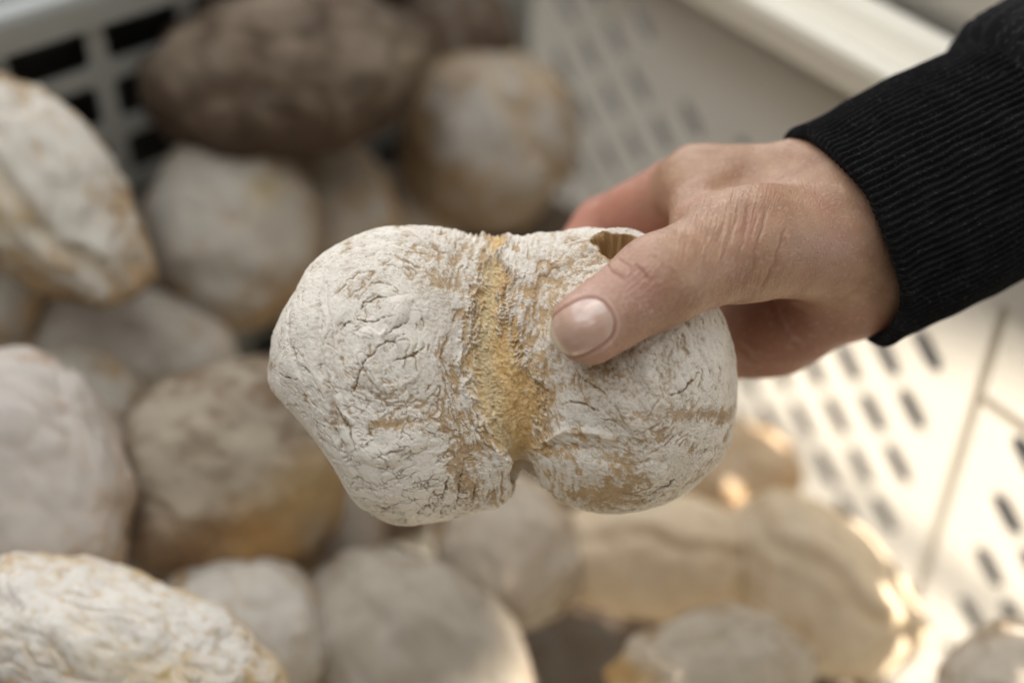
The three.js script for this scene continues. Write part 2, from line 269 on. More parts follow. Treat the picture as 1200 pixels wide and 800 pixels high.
// ---------------------------------------------------------------- bread rolls in the crate
const breadMat = std({ vertexColors: true, roughness: 0.92 });
function roll(px, py, depth, a, b, turn, seed, look, label) {
  // a, b: half length and half height in picture pixels at that depth; turn: degrees, counter-clockwise
  const s = depth / F * 1.05, A = a * s, B = b * s, C = (look.thick ?? 0.82) * Math.min(A, B * 1.15);
  const nu = look.fine ? 300 : 120, nv = look.fine ? 200 : 80, pos = new Float32Array((nu * (nv - 1) + 2) * 3), col = new Float32Array(pos.length), idx = [];
  const flour = look.flour ?? 0.6, white = look.white ?? [0.60, 0.55, 0.48], tan = look.tan ?? [0.36, 0.25, 0.14], dark = look.dark ?? [0.22, 0.14, 0.085], S = seed * 13.7;
  const long = A / B;
  const vert = (k, th, ph) => {
    let x = Math.cos(ph), y = Math.sin(ph) * Math.cos(th), z = Math.sin(ph) * Math.sin(th);
    const e = look.square ?? 0.94, sp = (t) => Math.sign(t) * Math.pow(Math.abs(t), e);
    let X = sp(x), Y = sp(y), Z = sp(z);
    const l = Math.hypot(X, Y, Z); const rr = lerp(1, 1 / l, 0.75); X *= rr; Y *= rr; Z *= rr;
    const taper = 1 + (look.taper ?? 0) * X; Y *= taper; Z *= taper;
    if (look.waist) { const w = 1 - look.waist * gauss((X - (look.waistAt ?? 0)) / 0.16); Y *= w; Z *= w; }
    Y += (look.bend ?? 0) * (X * X - 0.4);
    x *= long; const lump = look.lump ?? 0.72; let d = 0.24 * lump * fbm(x * 1.1 + S, y * 1.1, z * 1.1, 2) + 0.15 * lump * fbm(x * 2.4 - S, y * 2.4, z * 2.4 + 4, 3) + 0.03 * fbm(x * 6 + S, y * 6, z * 6, 2);
    const fold = noise(x * 2.6 + S, y * 4.2, z * 4.2 + S), crease = Math.pow(1 - Math.abs(fold), 8) * smooth(-0.1, 0.3, noise(x * 1.5, y * 1.5 + S, z * 1.5));
    d -= 0.03 * crease;
    // the torn seam of the crust, with raised lips
    let seam = 0;
    if (look.seam) { const [sy, slope, wide, str = 1] = look.seam, q = Y - sy - slope * X - 0.22 * noise(X * 2 + S, 3, S) - 0.05 * noise(X * 9, 1, S), on = (Z > -0.3 ? 1 : 0) * smooth(1.0, 0.7, Math.abs(X)); seam = gauss(q / wide) * on * str; d += -0.09 * seam + 0.10 * str * gauss((q - 2 * wide) / wide) * on + 0.06 * str * gauss((q + 2 * wide) / wide) * on; }
    let fine = 0;
    if (look.fine) { fine = fbm(x * 11 + S, y * 9, z * 9, 4); d += 0.014 * fine; }
    const r = 1 + d;
    pos[k * 3] = X * A * r; pos[k * 3 + 1] = Y * B * r; pos[k * 3 + 2] = Z * C * r;
    let f = fbm(x * 2.3 + S, y * 2.3 + 8, z * 2.3, 4) * 1.5 + fbm(x * 8 - S, y * 8, z * 8, 4) * 0.9;
    let cover = smooth(-0.45, 0.4, f + (flour - 0.5) * 1.25 + 0.95 * (Math.max(Z, 0) - 0.62) + 0.3 * Y);
    cover *= (1 - 0.4 * crease) * (1 - 0.8 * seam);
    let c = mix3(tan, white, cover);
    const toast = smooth(0.08, 0.5, fbm(x * 1.7 + 30 + S, y * 1.7, z * 1.7 - S, 3) + (look.toast ?? 0) - 0.12);
    c = mix3(c, dark, toast * (1 - cover * 0.6) * 0.55);
    c = mix3(c, look.torn ?? [0.42, 0.31, 0.18], 0.85 * seam);
    for (const [gx, gy, gr, amt, gc] of look.spots ?? []) { const w = gauss(Math.hypot(X - gx, (Y - gy) * 1.2) / gr + 0.4 * f) * (Z > -0.2 ? 1 : 0); c = mix3(c, gc ?? [0.50, 0.29, 0.075], clamp(w * amt)); }
    if (look.fine) c = mix3(c, tan, 0.45 * smooth(0.05, 0.35, -fine));
    const g = 1 + 0.10 * noise(x * 5, y * 5 + S, z * 5);
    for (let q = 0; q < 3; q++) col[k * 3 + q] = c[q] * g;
  };
  for (let j = 1; j < nv; j++) for (let i = 0; i < nu; i++) vert((j - 1) * nu + i, i / nu * 2 * Math.PI, j / nv * Math.PI);
  const p0 = nu * (nv - 1), p1 = p0 + 1; vert(p0, 0, 1e-4); vert(p1, 0, Math.PI - 1e-4);
  for (let j = 0; j < nv - 2; j++) for (let i = 0; i < nu; i++) { const q = j * nu + i, r = j * nu + (i + 1) % nu; idx.push(q, q + nu, r, r, q + nu, r + nu); }
  for (let i = 0; i < nu; i++) { idx.push(p0, i, (i + 1) % nu); const q = (nv - 2) * nu; idx.push(p1, q + (i + 1) % nu, q + i); }
  const m = part(numbered('bread_roll'), geometryOf(pos, idx, col), breadMat, scene);
  m.position.copy(at(px, py, depth));
  m.quaternion.copy(VIEW).multiply(new THREE.Quaternion().setFromAxisAngle(new THREE.Vector3(0, 0, 1), turn * Math.PI / 180));
  m.userData = { label, category: 'bread roll', group: 'floury bread rolls heaped in the crate' };
  return m;
}
const GREY = [0.44, 0.405, 0.35], PALE = [0.50, 0.465, 0.405], WARM = [0.60, 0.50, 0.38], GOLD = [0.42, 0.27, 0.11];
roll(42, 225, 0.465, 160, 90, -46, 1, { flour: 0.6, white: PALE, square: 0.85, taper: -0.12, lump: 0.7, seam: [-0.1, 0.1, 0.09, 0.5], torn: [0.46, 0.40, 0.29], spots: [[0.0, -0.45, 0.35, 0.5, [0.55, 0.44, 0.26]]] }, 'large grey ridged roll at the upper left edge, under the dark grid openings');
roll(272, 270, 0.53, 98, 112, 0, 2, { flour: 0.7, white: GREY, spots: [[0.5, 0.35, 0.22, 0.8, [0.42, 0.34, 0.2]]] }, 'round grey white roll with one yellow patch, upper left of the held loaf');
roll(395, 250, 0.565, 70, 95, 20, 21, { flour: 0.5, white: GREY }, 'dim roll half hidden behind the round grey white roll with a yellow patch');
roll(335, 88, 0.515, 166, 96, 8, 3, { flour: 0.35, white: [0.17, 0.13, 0.092], toast: 0.2, tan: [0.078, 0.05, 0.03], dark: [0.04, 0.026, 0.016], spots: [[0.85, -0.1, 0.3, 0.8, [0.26, 0.21, 0.15]]] }, 'brown roll with shade in its colour, lying against the far crate wall at the top');  // brown darkened further to stand for the shade by the far wall
roll(572, 165, 0.57, 98, 102, -70, 4, { flour: 0.5, white: [0.36, 0.325, 0.28], tan: [0.26, 0.18, 0.10], seam: [0.35, 0.2, 0.1, 0.45], spots: [[-0.5, 0.9, 0.4, 0.4, GOLD]] }, 'beige grey roll in the far corner of the crate, behind the fingers');
roll(455, 255, 0.60, 80, 55, 10, 5, { flour: 0.7, white: GREY }, 'small dim grey roll in the shadow directly above the held loaf');
roll(520, 30, 0.585, 80, 62, -25, 6, { flour: 0.2, toast: 0.3, white: [0.22, 0.18, 0.14], tan: [0.13, 0.085, 0.055], dark: [0.07, 0.05, 0.035] }, 'dark brown roll at the top edge in the corner of the crate');
roll(140, 408, 0.52, 132, 74, -8, 7, { flour: 0.8, white: GREY }, 'smooth grey roll below the ridged roll, its lower right end in shadow');
roll(-8, 350, 0.50, 55, 70, 0, 8, { flour: 0.6, white: GREY }, 'roll cut by the left edge between two large grey rolls');
roll(272, 552, 0.465, 142, 126, 22, 9, { flour: 0.42, white: [0.31, 0.26, 0.195], tan: [0.15, 0.10, 0.06], dark: [0.08, 0.055, 0.035], toast: 0.15, lump: 0.5, square: 1.0, seam: [-0.6, 0.1, 0.15, 0.45], torn: [0.40, 0.24, 0.09], spots: [[0.12, -0.62, 0.30, 1.3, [0.38, 0.23, 0.09]], [0.6, -0.4, 0.3, 0.8, [0.46, 0.34, 0.18]], [-0.45, -0.5, 0.4, 0.8, [0.25, 0.15, 0.08]]] }, 'browned round roll with a golden split low down, left of the held loaf');
roll(100, 490, 0.485, 72, 88, 30, 10, { flour: 0.75, white: [0.46, 0.42, 0.35] }, 'yellowish grey roll between the browned roll and the left edge');
roll(38, 565, 0.435, 112, 150, 18, 11, { square: 0.86, lump: 0.8, flour: 0.78, white: [0.50, 0.455, 0.41], tan: [0.42, 0.32, 0.24] }, 'big pinkish white roll at the left edge above the nearest roll');
roll(130, 765, 0.402, 205, 92, -17, 12, { flour: 0.72, fine: true, white: [0.66, 0.62, 0.56], tan: [0.50, 0.36, 0.19], spots: [[0.3, 0.1, 0.35, 0.45, [0.58, 0.43, 0.20]]] }, 'nearest roll in the bottom left corner, white with tan streaks and in better focus');
roll(290, 735, 0.45, 100, 84, -28, 13, { flour: 0.85, white: [0.50, 0.465, 0.41] }, 'pale smooth roll right of the nearest roll at the bottom left');
roll(392, 625, 0.50, 52, 70, -20, 14, { flour: 0.7, white: [0.46, 0.41, 0.35] }, 'pale sliver of a roll tucked behind the right of the browned roll');
roll(478, 768, 0.465, 142, 108, -38, 15, { flour: 0.8, square: 0.84, taper: 0.12, white: [0.39, 0.35, 0.29], tan: [0.30, 0.24, 0.18] }, 'large pale grey roll at the bottom below the left half of the held loaf');
roll(594, 640, 0.50, 96, 80, -58, 16, { square: 0.86, taper: 0.1, flour: 0.8, white: [0.52, 0.455, 0.375] }, 'beige roll directly beneath the notch of the held loaf');
roll(772, 652, 0.505, 122, 72, -4, 17, { flour: 0.75, lump: 0.4, seam: [0.3, -0.1, 0.1, 0.35], white: [0.72, 0.60, 0.44], tan: [0.60, 0.46, 0.29] }, 'long beige roll beneath the right half of the held loaf');
roll(962, 688, 0.505, 128, 84, -42, 18, { flour: 0.7, square: 0.95, lump: 0.4, bend: 0.12, seam: [0.15, 0.1, 0.1, 0.4], white: [0.68, 0.575, 0.43], tan: [0.54, 0.42, 0.27] }, 'ridged warm beige roll lying against the sunny slotted wall');
roll(830, 790, 0.455, 118, 72, 10, 19, { flour: 0.7, taper: 0.15, square: 0.86, white: [0.54, 0.475, 0.38], spots: [[-0.85, 0.3, 0.3, 1.2, GOLD]] }, 'roll at the bottom edge with a golden left end');
roll(1185, 800, 0.44, 82, 66, 25, 20, { flour: 0.85, white: [0.60, 0.53, 0.44] }, 'beige grey roll cut by the bottom right corner');
roll(862, 556, 0.55, 72, 62, 0, 22, { flour: 0.5, white: [0.55, 0.43, 0.30], tan: [0.42, 0.28, 0.15] }, 'brownish roll in shadow just below the right end of the held loaf');
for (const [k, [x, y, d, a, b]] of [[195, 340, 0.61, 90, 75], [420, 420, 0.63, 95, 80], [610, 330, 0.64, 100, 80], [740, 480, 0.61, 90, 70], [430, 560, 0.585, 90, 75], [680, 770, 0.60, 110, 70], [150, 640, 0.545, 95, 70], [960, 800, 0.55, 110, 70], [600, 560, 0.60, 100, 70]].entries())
  roll(x, y, d, a, b, k * 37, 30 + k, { flour: 0.4, white: [0.17, 0.145, 0.12], tan: [0.13, 0.09, 0.06] }, ['roll deep in the gap between the ridged roll and the round roll', 'roll deep in shadow behind the left end of the held loaf', 'roll deep in the dark behind the top of the held loaf', 'roll deep in the dark behind the right half of the held loaf', 'roll deep in the gap below the left lobe of the held loaf', 'roll deep in the dark gap between the three bottom middle rolls', 'roll deep in the gap under the browned roll', 'roll deep in the shadow below the ridged warm beige roll', 'roll deep in shadow beneath the waist of the held loaf'][k]);  // their dark colours stand in for the shade in the gaps

// ---------------------------------------------------------------- the held loaf
const TOP = curve([[312, 434], [313.5, 424], [322, 395], [342, 350], [365, 316], [400, 287], [435, 273], [465, 268], [520, 269], [550, 272], [575, 273], [590, 279], [605, 280], [640, 276], [660, 274], [690, 269], [722, 268], [745, 275], [790, 300], [820, 327], [838, 352], [850, 375], [860, 405], [864, 425], [865.5, 440]]);
const BOT = curve([[312, 434], [313.5, 448], [322, 461], [340, 479], [365, 507], [390, 541], [415, 583], [445, 605], [475, 615], [500, 614], [540, 606], [575, 596], [594, 584], [604, 570], [611, 554], [618, 556], [632, 568], [652, 586], [685, 598], [725, 602], [762, 595], [800, 579], [830, 554], [850, 526], [860, 492], [864, 460], [865.5, 440]]);
const WAIST = curve([[268, 588], [310, 579], [350, 575], [400, 569], [432, 572], [455, 580], [494, 586], [540, 609], [620, 612]]);          // x of the tear at a height y
const GOLD_L = curve([[268, 580], [310, 570], [341, 561], [396, 553], [432, 550], [470, 560], [510, 575], [545, 604], [620, 606]]);
const GOLD_R = curve([[268, 594], [310, 590], [350, 592], [390, 597], [420, 613], [455, 632], [485, 630], [510, 636], [545, 618], [620, 614]]);
function loafDetail(X, Y, p, front) {
  // X, Y: place on the loaf seen from the front (1 unit = 0.222 mm), p: place in mm. Gives [height in mm, r, g, b, crumb 0..1]
  const qx = p[0] * 4.5, qy = p[1] * 4.5, qz = p[2] * 4.5;
  const wx = WAIST(Y), dW = X - wx;
  const warp = 20 * fbm(qx / 60, qy / 60, qz / 60, 3), warp2 = 20 * fbm(qx / 55 + 40, qy / 55, qz / 55, 3), jit = fbm(qx / 9 + 7, qy / 9, qz / 9, 3);
  // flow of the wrinkles: rings in each lobe, lines along the tear in the middle
  const left = dW < 0, cx = left ? 462 : 735, cy = left ? 395 : 440, ax = left ? 0.95 : 1.0, ay = left ? 0.78 : 0.85;
  const ex = (X - cx) * ax, ey = (Y - cy) * ay, rho = Math.hypot(ex, ey) + warp, ang = Math.atan2(ey, ex), er = 95 / Math.max(8, Math.hypot(ex, ey)), tx = ex * er + warp2, ty = ey * er + warp2 * 0.7;   // tx, ty: place on the ring
  const near = Math.exp(-Math.pow(Math.abs(dW) / (left ? 66 : 74), 2.4));
  const fW = dW + warp * 0.8, tW = Y + warp2 * 0.7;
  const low = fbm(qx / 75 + 3, qy / 75, qz / 75, 3), mid = fbm(qx / 24, qy / 24 + 9, qz / 24, 4);
  const lowerLeft = left ? smooth(-20, 120, Y - 400 + (450 - X) * 0.2) : 0;
  // flour: clumps and flecks, drawn out along the flow
  const iso = fbm(qx / 5.2, qy / 5.2, qz / 5.2, 3), ring = fbm(rho / 4.2, tx / 13, ty / 13, 3), lane = fbm(fW / 4.0, tW / 15, qz / 40 + 5, 3);
  const speck = noise(qx / 1.7, qy / 1.7, qz / 1.7), speck2 = noise(qx / 2.9 + 50, qy / 2.9, qz / 2.9);
  const calm = clamp(0.6 * gauss(Math.hypot((X - 470) / 75, (Y - 375) / 55)) + 0.5 * gauss(Math.hypot((X - 355) / 42, (Y - 400) / 120)) + 0.4 * gauss(Math.hypot((X - 800) / 55, (Y - 520) / 50)));
  const fleck = (1 - 0.75 * calm) * (0.42 * iso + (1 - near) * 0.72 * ring + near * 1.05 * lane);
  // plates of the dried crust: soft scales low on the left lobe, a few elsewhere
  const cA = cells(rho / 15 + 0.7 * jit, ang * 25 / (2 * Math.PI) + 0.5 * jit + warp2 / 24, 3, 25), cB = cells(qx / 13 + 0.9 * jit + 0.5 * mid, qy / 15 + qz / 18 + 0.8 * mid, 5);
  const gate = smooth(-0.12, 0.16, noise(qx / 17, qy / 17 + 11, qz / 17)), gate2 = smooth(-0.02, 0.2, noise(qx / 21 + 31, qy / 21, qz / 21));
  let crack = (1 - smooth(0.0, 0.10 + 0.10 * (speck2 + 0.4), cA[0])) * gate * (0.2 + 0.55 * lowerLeft + 0.5 * low) * (1 - near);
  crack = Math.max(crack, (1 - smooth(0, 0.09 + 0.08 * (speck + 0.4), cB[0])) * gate2 * (0.12 + 0.6 * lowerLeft + 0.6 * low));
  // long thin wrinkles, broken into strokes
  const w1 = noise(rho / 11 + 0.4 * jit, tx / 75, ty / 75), w2 = noise(fW / 10 + 0.5 * jit, tW / 62, qz / 90 + 7), w3 = noise(rho / 28 + 9, tx / 110, ty / 110), wr = (1 - near) * w1 + near * w2;
  const stroke = smooth(-0.12, 0.2, noise(qx / 26, qy / 26 + 20, qz / 26)), w4 = (1 - near) * noise(rho / 5.5 + 0.6 * jit, tx / 34, ty / 34 + 3) + near * noise(fW / 5 + 0.6 * jit, tW / 30, qz / 60), line = Math.max(Math.pow(1 - Math.abs(wr), 14), 0.75 * Math.pow(1 - Math.abs(w4), 12) * smooth(-0.1, 0.2, -mid)) * stroke * (0.6 + 0.45 * near + 0.6 * smooth(0.1, 0.4, low));
  let h = 0.42 * wr * (0.7 + 0.5 * near) + 1.25 * w3 - 0.4 * Math.pow(1 - Math.abs(w3), 6) + 0.22 * mid + 0.12 * jit;
  h += 0.30 * (lowerLeft * 0.8 + 0.1) * (cA[1] - 0.5) - 0.42 * crack - 0.38 * line;
  if (left) { const [d, t] = lineDistance(X + 5 * mid, Y, [[386, 350], [387, 372], [388, 400], [398, 450], [410, 505], [440, 570]]); h += 0.8 * gauss((d - 8) / 16) * smooth(0, 0.3, t) - 0.9 * gauss(d / 3.2 + 0.5 * jit) * smooth(0, 0.25, t) * smooth(1, 0.8, t);
    const [d2] = lineDistance(X + 5 * mid, Y, [[392, 335], [398, 375], [404, 430], [420, 480]]); h -= 0.45 * gauss(d2 / 2.6); const [d3] = lineDistance(X + 4 * mid, Y, [[348, 360], [352, 400], [372, 440], [380, 500]]); h -= 0.4 * gauss(d3 / 3); }
  const deep = [[[431, 362], [440, 354], [452, 350], [462, 352]], [[428, 375], [440, 377], [452, 376], [468, 372]], [[413, 388], [417, 381], [424, 378]], [[432, 437], [440, 420], [450, 410], [462, 402], [482, 392]], [[462, 392], [474, 386], [490, 374]], [[424, 460], [432, 440], [436, 430]], [[336, 436], [350, 440], [366, 443]], [[372, 428], [380, 434]], [[402, 462], [412, 478], [424, 500]], [[468, 422], [490, 416], [505, 404]], [[420, 490], [427, 510]], [[678, 442], [690, 450], [700, 456]], [[775, 460], [790, 452], [806, 432]], [[768, 566], [778, 560], [782, 556]], [[655, 470], [676, 468], [694, 476]], [[560, 560], [556, 585]], [[545, 540], [541, 570], [536, 590]], [[528, 552], [520, 585]]];
  let deepest = 0;
  if (front) for (const l of deep) { const m = l[l.length >> 1]; if (Math.abs(X - m[0]) > 50 || Math.abs(Y - m[1]) > 50) continue; const [d, t] = lineDistance(X + 5 * jit, Y + 5 * jit, l); deepest = Math.max(deepest, 0.8 * gauss(d / (0.9 + 0.8 * speck2)) * clamp(0.25 + 0.75 * Math.sin(Math.PI * t) + 0.8 * speck2)); }
  h -= 0.75 * deepest;
  // how much flour stays on the crust
  let bias = 0.48 + 0.40 * low + 0.30 * mid;
  const bare = (x, y, rx, ry, k) => { bias -= k * gauss(Math.hypot((X - x) / rx, (Y - y) / ry)); };
  if (front) {
    bare(515, 305, 52, 34, 0.26); bare(520, 345, 26, 50, 0.14); bare(642, 350, 40, 72, 0.30); bare(690, 305, 40, 34, 0.18); bare(665, 390, 25, 40, 0.22); bare(622, 440, 26, 50, 0.3); bare(655, 520, 42, 13, 0.55); bare(705, 574, 58, 24, 0.42); bare(720, 545, 22, 40, 0.32);
    bare(466, 490, 28, 9, 0.5); bare(553, 545, 20, 58, 0.42); bare(822, 482, 42, 9, 0.62); bare(405, 478, 9, 50, 0.3); bare(700, 440, 50, 26, 0.16); bare(770, 430, 16, 44, 0.28); bare(750, 505, 50, 12, 0.22); bare(320, 428, 12, 6, 0.6); bare(535, 480, 20, 70, 0.12);
    bias += 0.22 * gauss(Math.hypot((X - 450) / 80, (Y - 550) / 60)) + 0.16 * gauss(Math.hypot((X - 800) / 55, (Y - 420) / 50)) + 0.22 * gauss(Math.hypot((X - 360) / 55, (Y - 400) / 110)) + 0.12 * gauss(Math.hypot((X - 470) / 70, (Y - 380) / 40));
  } else bias -= 0.08;
  const raw = bias + 0.95 * fleck + 0.20 * speck + 0.14 * speck2 - 0.6 * crack - 0.85 * line - 0.8 * deepest;
  const cover = smooth(-0.06, 0.30, raw), thick = smooth(0.1, 0.7, raw);
  h += 0.11 * cover + 0.14 * thick + 0.08 * iso + 0.05 * speck;
  const white = mix3([0.60, 0.535, 0.45], [0.735, 0.69, 0.615], clamp(thick * 0.8 + 0.25 * speck2 + 0.35 * lowerLeft));
  const honey = front ? clamp(1.1 * gauss(Math.hypot((X - 598) / 62, (Y - 430) / 150)) + 0.9 * gauss(Math.hypot((X - 675) / 62, (Y - 540) / 42)) + 0.5 * gauss(Math.hypot((X - 470) / 34, (Y - 490) / 14))) : 0.15;
  const under = mix3(mix3([0.46, 0.345, 0.225], [0.33, 0.23, 0.145], clamp(0.5 + 1.6 * mid + speck2)), [0.53, 0.36, 0.17], honey * 0.7);
  let c = mix3(under, white, cover);
  c = mix3(c, [0.21, 0.15, 0.095], clamp(0.8 * deepest)); c = mix3(c, [0.30, 0.22, 0.14], 0.45 * clamp(crack) * (1 - cover * 0.5));
  // the tear between the lobes
  let crumb = 0;
  if (front) {
    const rag = 10 * fbm(fW / 9, tW / 26, 3, 4) + 12 * noise(tW / 21, fW / 30, 8) + 3 * noise(tW / 7, fW / 9, 2) + 4 * speck2;
    const inL = X - GOLD_L(Y) + rag, inR = GOLD_R(Y) - X + rag * 1.5, inside = Math.min(inL, inR);
    const strand = gauss(lineDistance(X + rag * 0.3, Y, [[616, 312], [609, 335], [603, 352], [601, 372], [606, 388]])[0] / 4.4), strand2 = gauss(lineDistance(X + 4 * jit, Y, [[608, 418], [598, 426], [584, 433]])[0] / 2.6), strand3 = gauss(lineDistance(X + rag * 0.3, Y, [[636, 385], [628, 408], [612, 424]])[0] / 3.6);
    const keep = Math.max(strand, 0.5 * strand3);
    crumb = smooth(-7, 9, inside + 15 * fleck) * (1 - 0.95 * keep);
    const island = smooth(0.02, 0.22, lane * 0.7 + 0.5 * fbm(fW / 9 + 5, tW / 20, 6, 3)) * smooth(20, 3, inside); crumb *= 1 - 0.85 * island;
    const core = 0.75 * gauss((dW + 2 + 0.6 * rag) / 12) * smooth(285, 325, Y) * (1 - 0.35 * smooth(500, 560, Y));
    const tiny = cells(X / 3.1 + 1.1 * jit, Y / 3.6 + 0.8 * iso, 41), pit = smooth(0.30, 0.65, tiny[0] * 0.8 + 0.5 * tiny[1] + 0.25 * mid), web = Math.pow(1 - Math.abs(noise(X / 7 + jit, Y / 8, 4)), 4), web2 = Math.pow(1 - Math.abs(noise((X + Y) / 9, (Y - X) / 16 + jit, 14)), 6);
    let g = mix3([0.54, 0.335, 0.125], [0.65, 0.465, 0.225], clamp(0.45 + 1.3 * iso + 0.7 * mid + 0.5 * speck));
    g = mix3(g, [0.42, 0.245, 0.085], clamp(0.8 * smooth(0.0, 0.4, -lane + 0.4 * speck2)));
    g = mix3(g, [0.66, 0.56, 0.38], smooth(0.1, 0.35, iso * 0.6 + 0.3 * speck + 0.5 * ring) * 0.55);
    let k = mix3([0.62, 0.505, 0.29], [0.52, 0.375, 0.17], clamp(0.5 + iso * 2));
    k = mix3(k, [0.34, 0.25, 0.13], pit * 0.7); k = mix3(k, [0.72, 0.64, 0.45], 0.45 * clamp(web + web2));
    c = mix3(c, mix3(g, k, core), crumb);
    const hTear = -0.75 - 0.8 * core + 0.30 * iso + 0.25 * lane + 0.16 * (web + web2) * core - 0.30 * pit * core + 0.10 * speck + 0.5 * mid;
    h = lerp(h + 0.75 * gauss((inside + 4) / 5) * (0.6 + 1.6 * Math.max(0, mid + 0.2)), h * 0.4 + hTear, crumb) + 0.6 * keep * smooth(-4, 6, inside);
    h -= 4.2 * gauss((X - 612 + (Y - 555) * 0.05) / 11) * smooth(505, 575, Y);       // fold that deepens to the notch below
    // a lip of crust lying over the right lobe
    const [lp] = lineDistance(X + 4 * jit, Y + 4 * jit, [[625, 522], [645, 508], [662, 499], [690, 501], [712, 509]]); h += 0.9 * gauss(lp / 3.5); c = mix3(c, [0.66, 0.56, 0.42], 0.5 * gauss(lp / 2.6));
    const below = Y - lerp(505, 508, clamp((X - 640) / 70)) ; h -= 0.7 * gauss((below - 12) / 8) * smooth(625, 650, X) * smooth(725, 700, X);
    // the hole under the lifted crust beside the thumb
    const hx = (X - 722 - (Y - 288) * 0.5) / 27, hy = (Y - 292 + 0.16 * (X - 716)) / 13, hr = Math.hypot(hx, hy * (1 + 0.25 * hx)) + 0.5 * mid + 0.25 * jit, hole = smooth(1.12, 0.82, hr), holeTint = smooth(1.32, 1.12, hr);
    h -= 8.5 * hole;
    h += 0.9 * gauss((Math.hypot(hx, hy) - 1.4) / 0.16) * (hy < 0.3 ? 1 : 0.4);
    c = mix3(c, mix3([0.24, 0.135, 0.05], [0.44, 0.30, 0.15], clamp(0.4 + 2 * iso + (Y - 291) / 30)), holeTint);  // this dark brown also carries painted shade inside the hole
    crumb = Math.max(crumb, holeTint);
    // ragged upper edge on both sides of the tear
    h += 1.6 * gauss((Y - 272) / 12) * (0.9 * noise(X / 7, 2, 9) + 0.8 * noise(X / 3.2, 5, 3)) * gauss((X - 570) / 50);
  }
  const sp = 1 + 0.06 * speck + 0.06 * iso;
  return [h, c[0] * sp, c[1] * sp, c[2] * sp, crumb];
}
{
  const loaf = thing('double_bread_loaf', 'floury two-lobed bread loaf with a golden tear in the middle, held in the hand', 'bread');
  loaf.position.copy(HOLD); loaf.quaternion.copy(VIEW);
  const NX = 660, NT = 800, NF = 640, x0 = 312.02, x1 = 865.48, PXMM = 370 / F;
  const count = (NX - 1) * NT + 2, pos = new Float32Array(count * 3), col = new Float32Array(count * 3), tear = new Float32Array(count), info = new Float32Array(count * 2);
  const theta = []; for (let j = 0; j < NF; j++) theta.push(lerp(-1.75, 1.75, j / NF)); for (let j = 0; j < NT - NF; j++) theta.push(lerp(1.75, 2 * Math.PI - 1.75, j / (NT - NF)));
  const lobe = (x, c, a) => { const t = 1 - ((x - c) / a) ** 2; return t > 0 ? Math.sqrt(t) : 0; };
  const sm = (a, b, k) => { const h = clamp(0.5 + 0.5 * (a - b) / k); return lerp(b, a, h) + k * h * (1 - h); };
  const station = (x) => {
    const L = 25.5 * lobe(x, 452, 141), R = 26.5 * lobe(x, 742, 124.5), W = 19.5 * Math.pow(Math.max(0, 1 - Math.abs(x - 590) / 200), 0.5);
    const end = Math.min(1, Math.sqrt(Math.max(0, Math.min(x - 312, 865.5 - x)) / 40));
    return { t: TOP(x), b: BOT(x), zf: sm(sm(L, R, 5), W * end, 5) * Math.min(1, end * 1.2), zb: 23 * end * (0.9 + 0.1 * Math.cos((x - 590) / 60)) };
  };
  const put = (k, x, s, th) => {
    const yc = (s.t + s.b) / 2, hh = (s.b - s.t) / 2, sn = Math.sin(th), cs = Math.cos(th), Y = yc - hh * Math.sign(sn) * Math.pow(Math.abs(sn), 0.97);
    const z = cs > 0 ? s.zf * Math.pow(cs, 0.9) : s.zb * cs;
    pos[k * 3] = (x - 600) * PXMM; pos[k * 3 + 1] = (400 - Y) * PXMM; pos[k * 3 + 2] = z; info[k * 2] = x; info[k * 2 + 1] = Y;
  };
  for (let i = 1; i < NX; i++) { const u = i / NX, x = lerp(x0, x1, lerp(u, 0.5 - 0.5 * Math.cos(Math.PI * u), 0.45)), s = station(x); for (let j = 0; j < NT; j++) put((i - 1) * NT + j, x, s, theta[j]); }
  const pl = count - 2, pr = count - 1; put(pl, x0, { t: 434, b: 434, zf: 0, zb: 0 }, 0); put(pr, x1, { t: 440, b: 440, zf: 0, zb: 0 }, 0);
  const idx = new Uint32Array(((NX - 2) * NT * 2 + NT * 2) * 3); let n = 0;
  for (let i = 0; i < NX - 2; i++) for (let j = 0; j < NT; j++) { const a = i * NT + j, b = i * NT + (j + 1) % NT; idx[n++] = a; idx[n++] = a + NT; idx[n++] = b; idx[n++] = b; idx[n++] = a + NT; idx[n++] = b + NT; }
  for (let j = 0; j < NT; j++) { const k = (j + 1) % NT, e = (NX - 2) * NT; idx[n++] = pl; idx[n++] = j; idx[n++] = k; idx[n++] = pr; idx[n++] = e + k; idx[n++] = e + j; }
  const base = geometryOf(pos.slice(), idx), nor = base.attributes.normal.array;
  for (let k = 0; k < count; k++) {
    const p = [pos[k * 3], pos[k * 3 + 1], pos[k * 3 + 2]];
    const d = loafDetail(info[k * 2], info[k * 2 + 1], p, p[2] > -1.5);
    for (let q = 0; q < 3; q++) { pos[k * 3 + q] = (p[q] + nor[k * 3 + q] * d[0]) / 1000; col[k * 3 + q] = d[1 + q]; }
    tear[k] = d[4];
  }
  const whole = geometryOf(pos, idx, col), a = [], b = [];
  for (let t = 0; t < idx.length; t += 3) (tear[idx[t]] + tear[idx[t + 1]] + tear[idx[t + 2]] > 1.5 ? b : a).push(idx[t], idx[t + 1], idx[t + 2]);
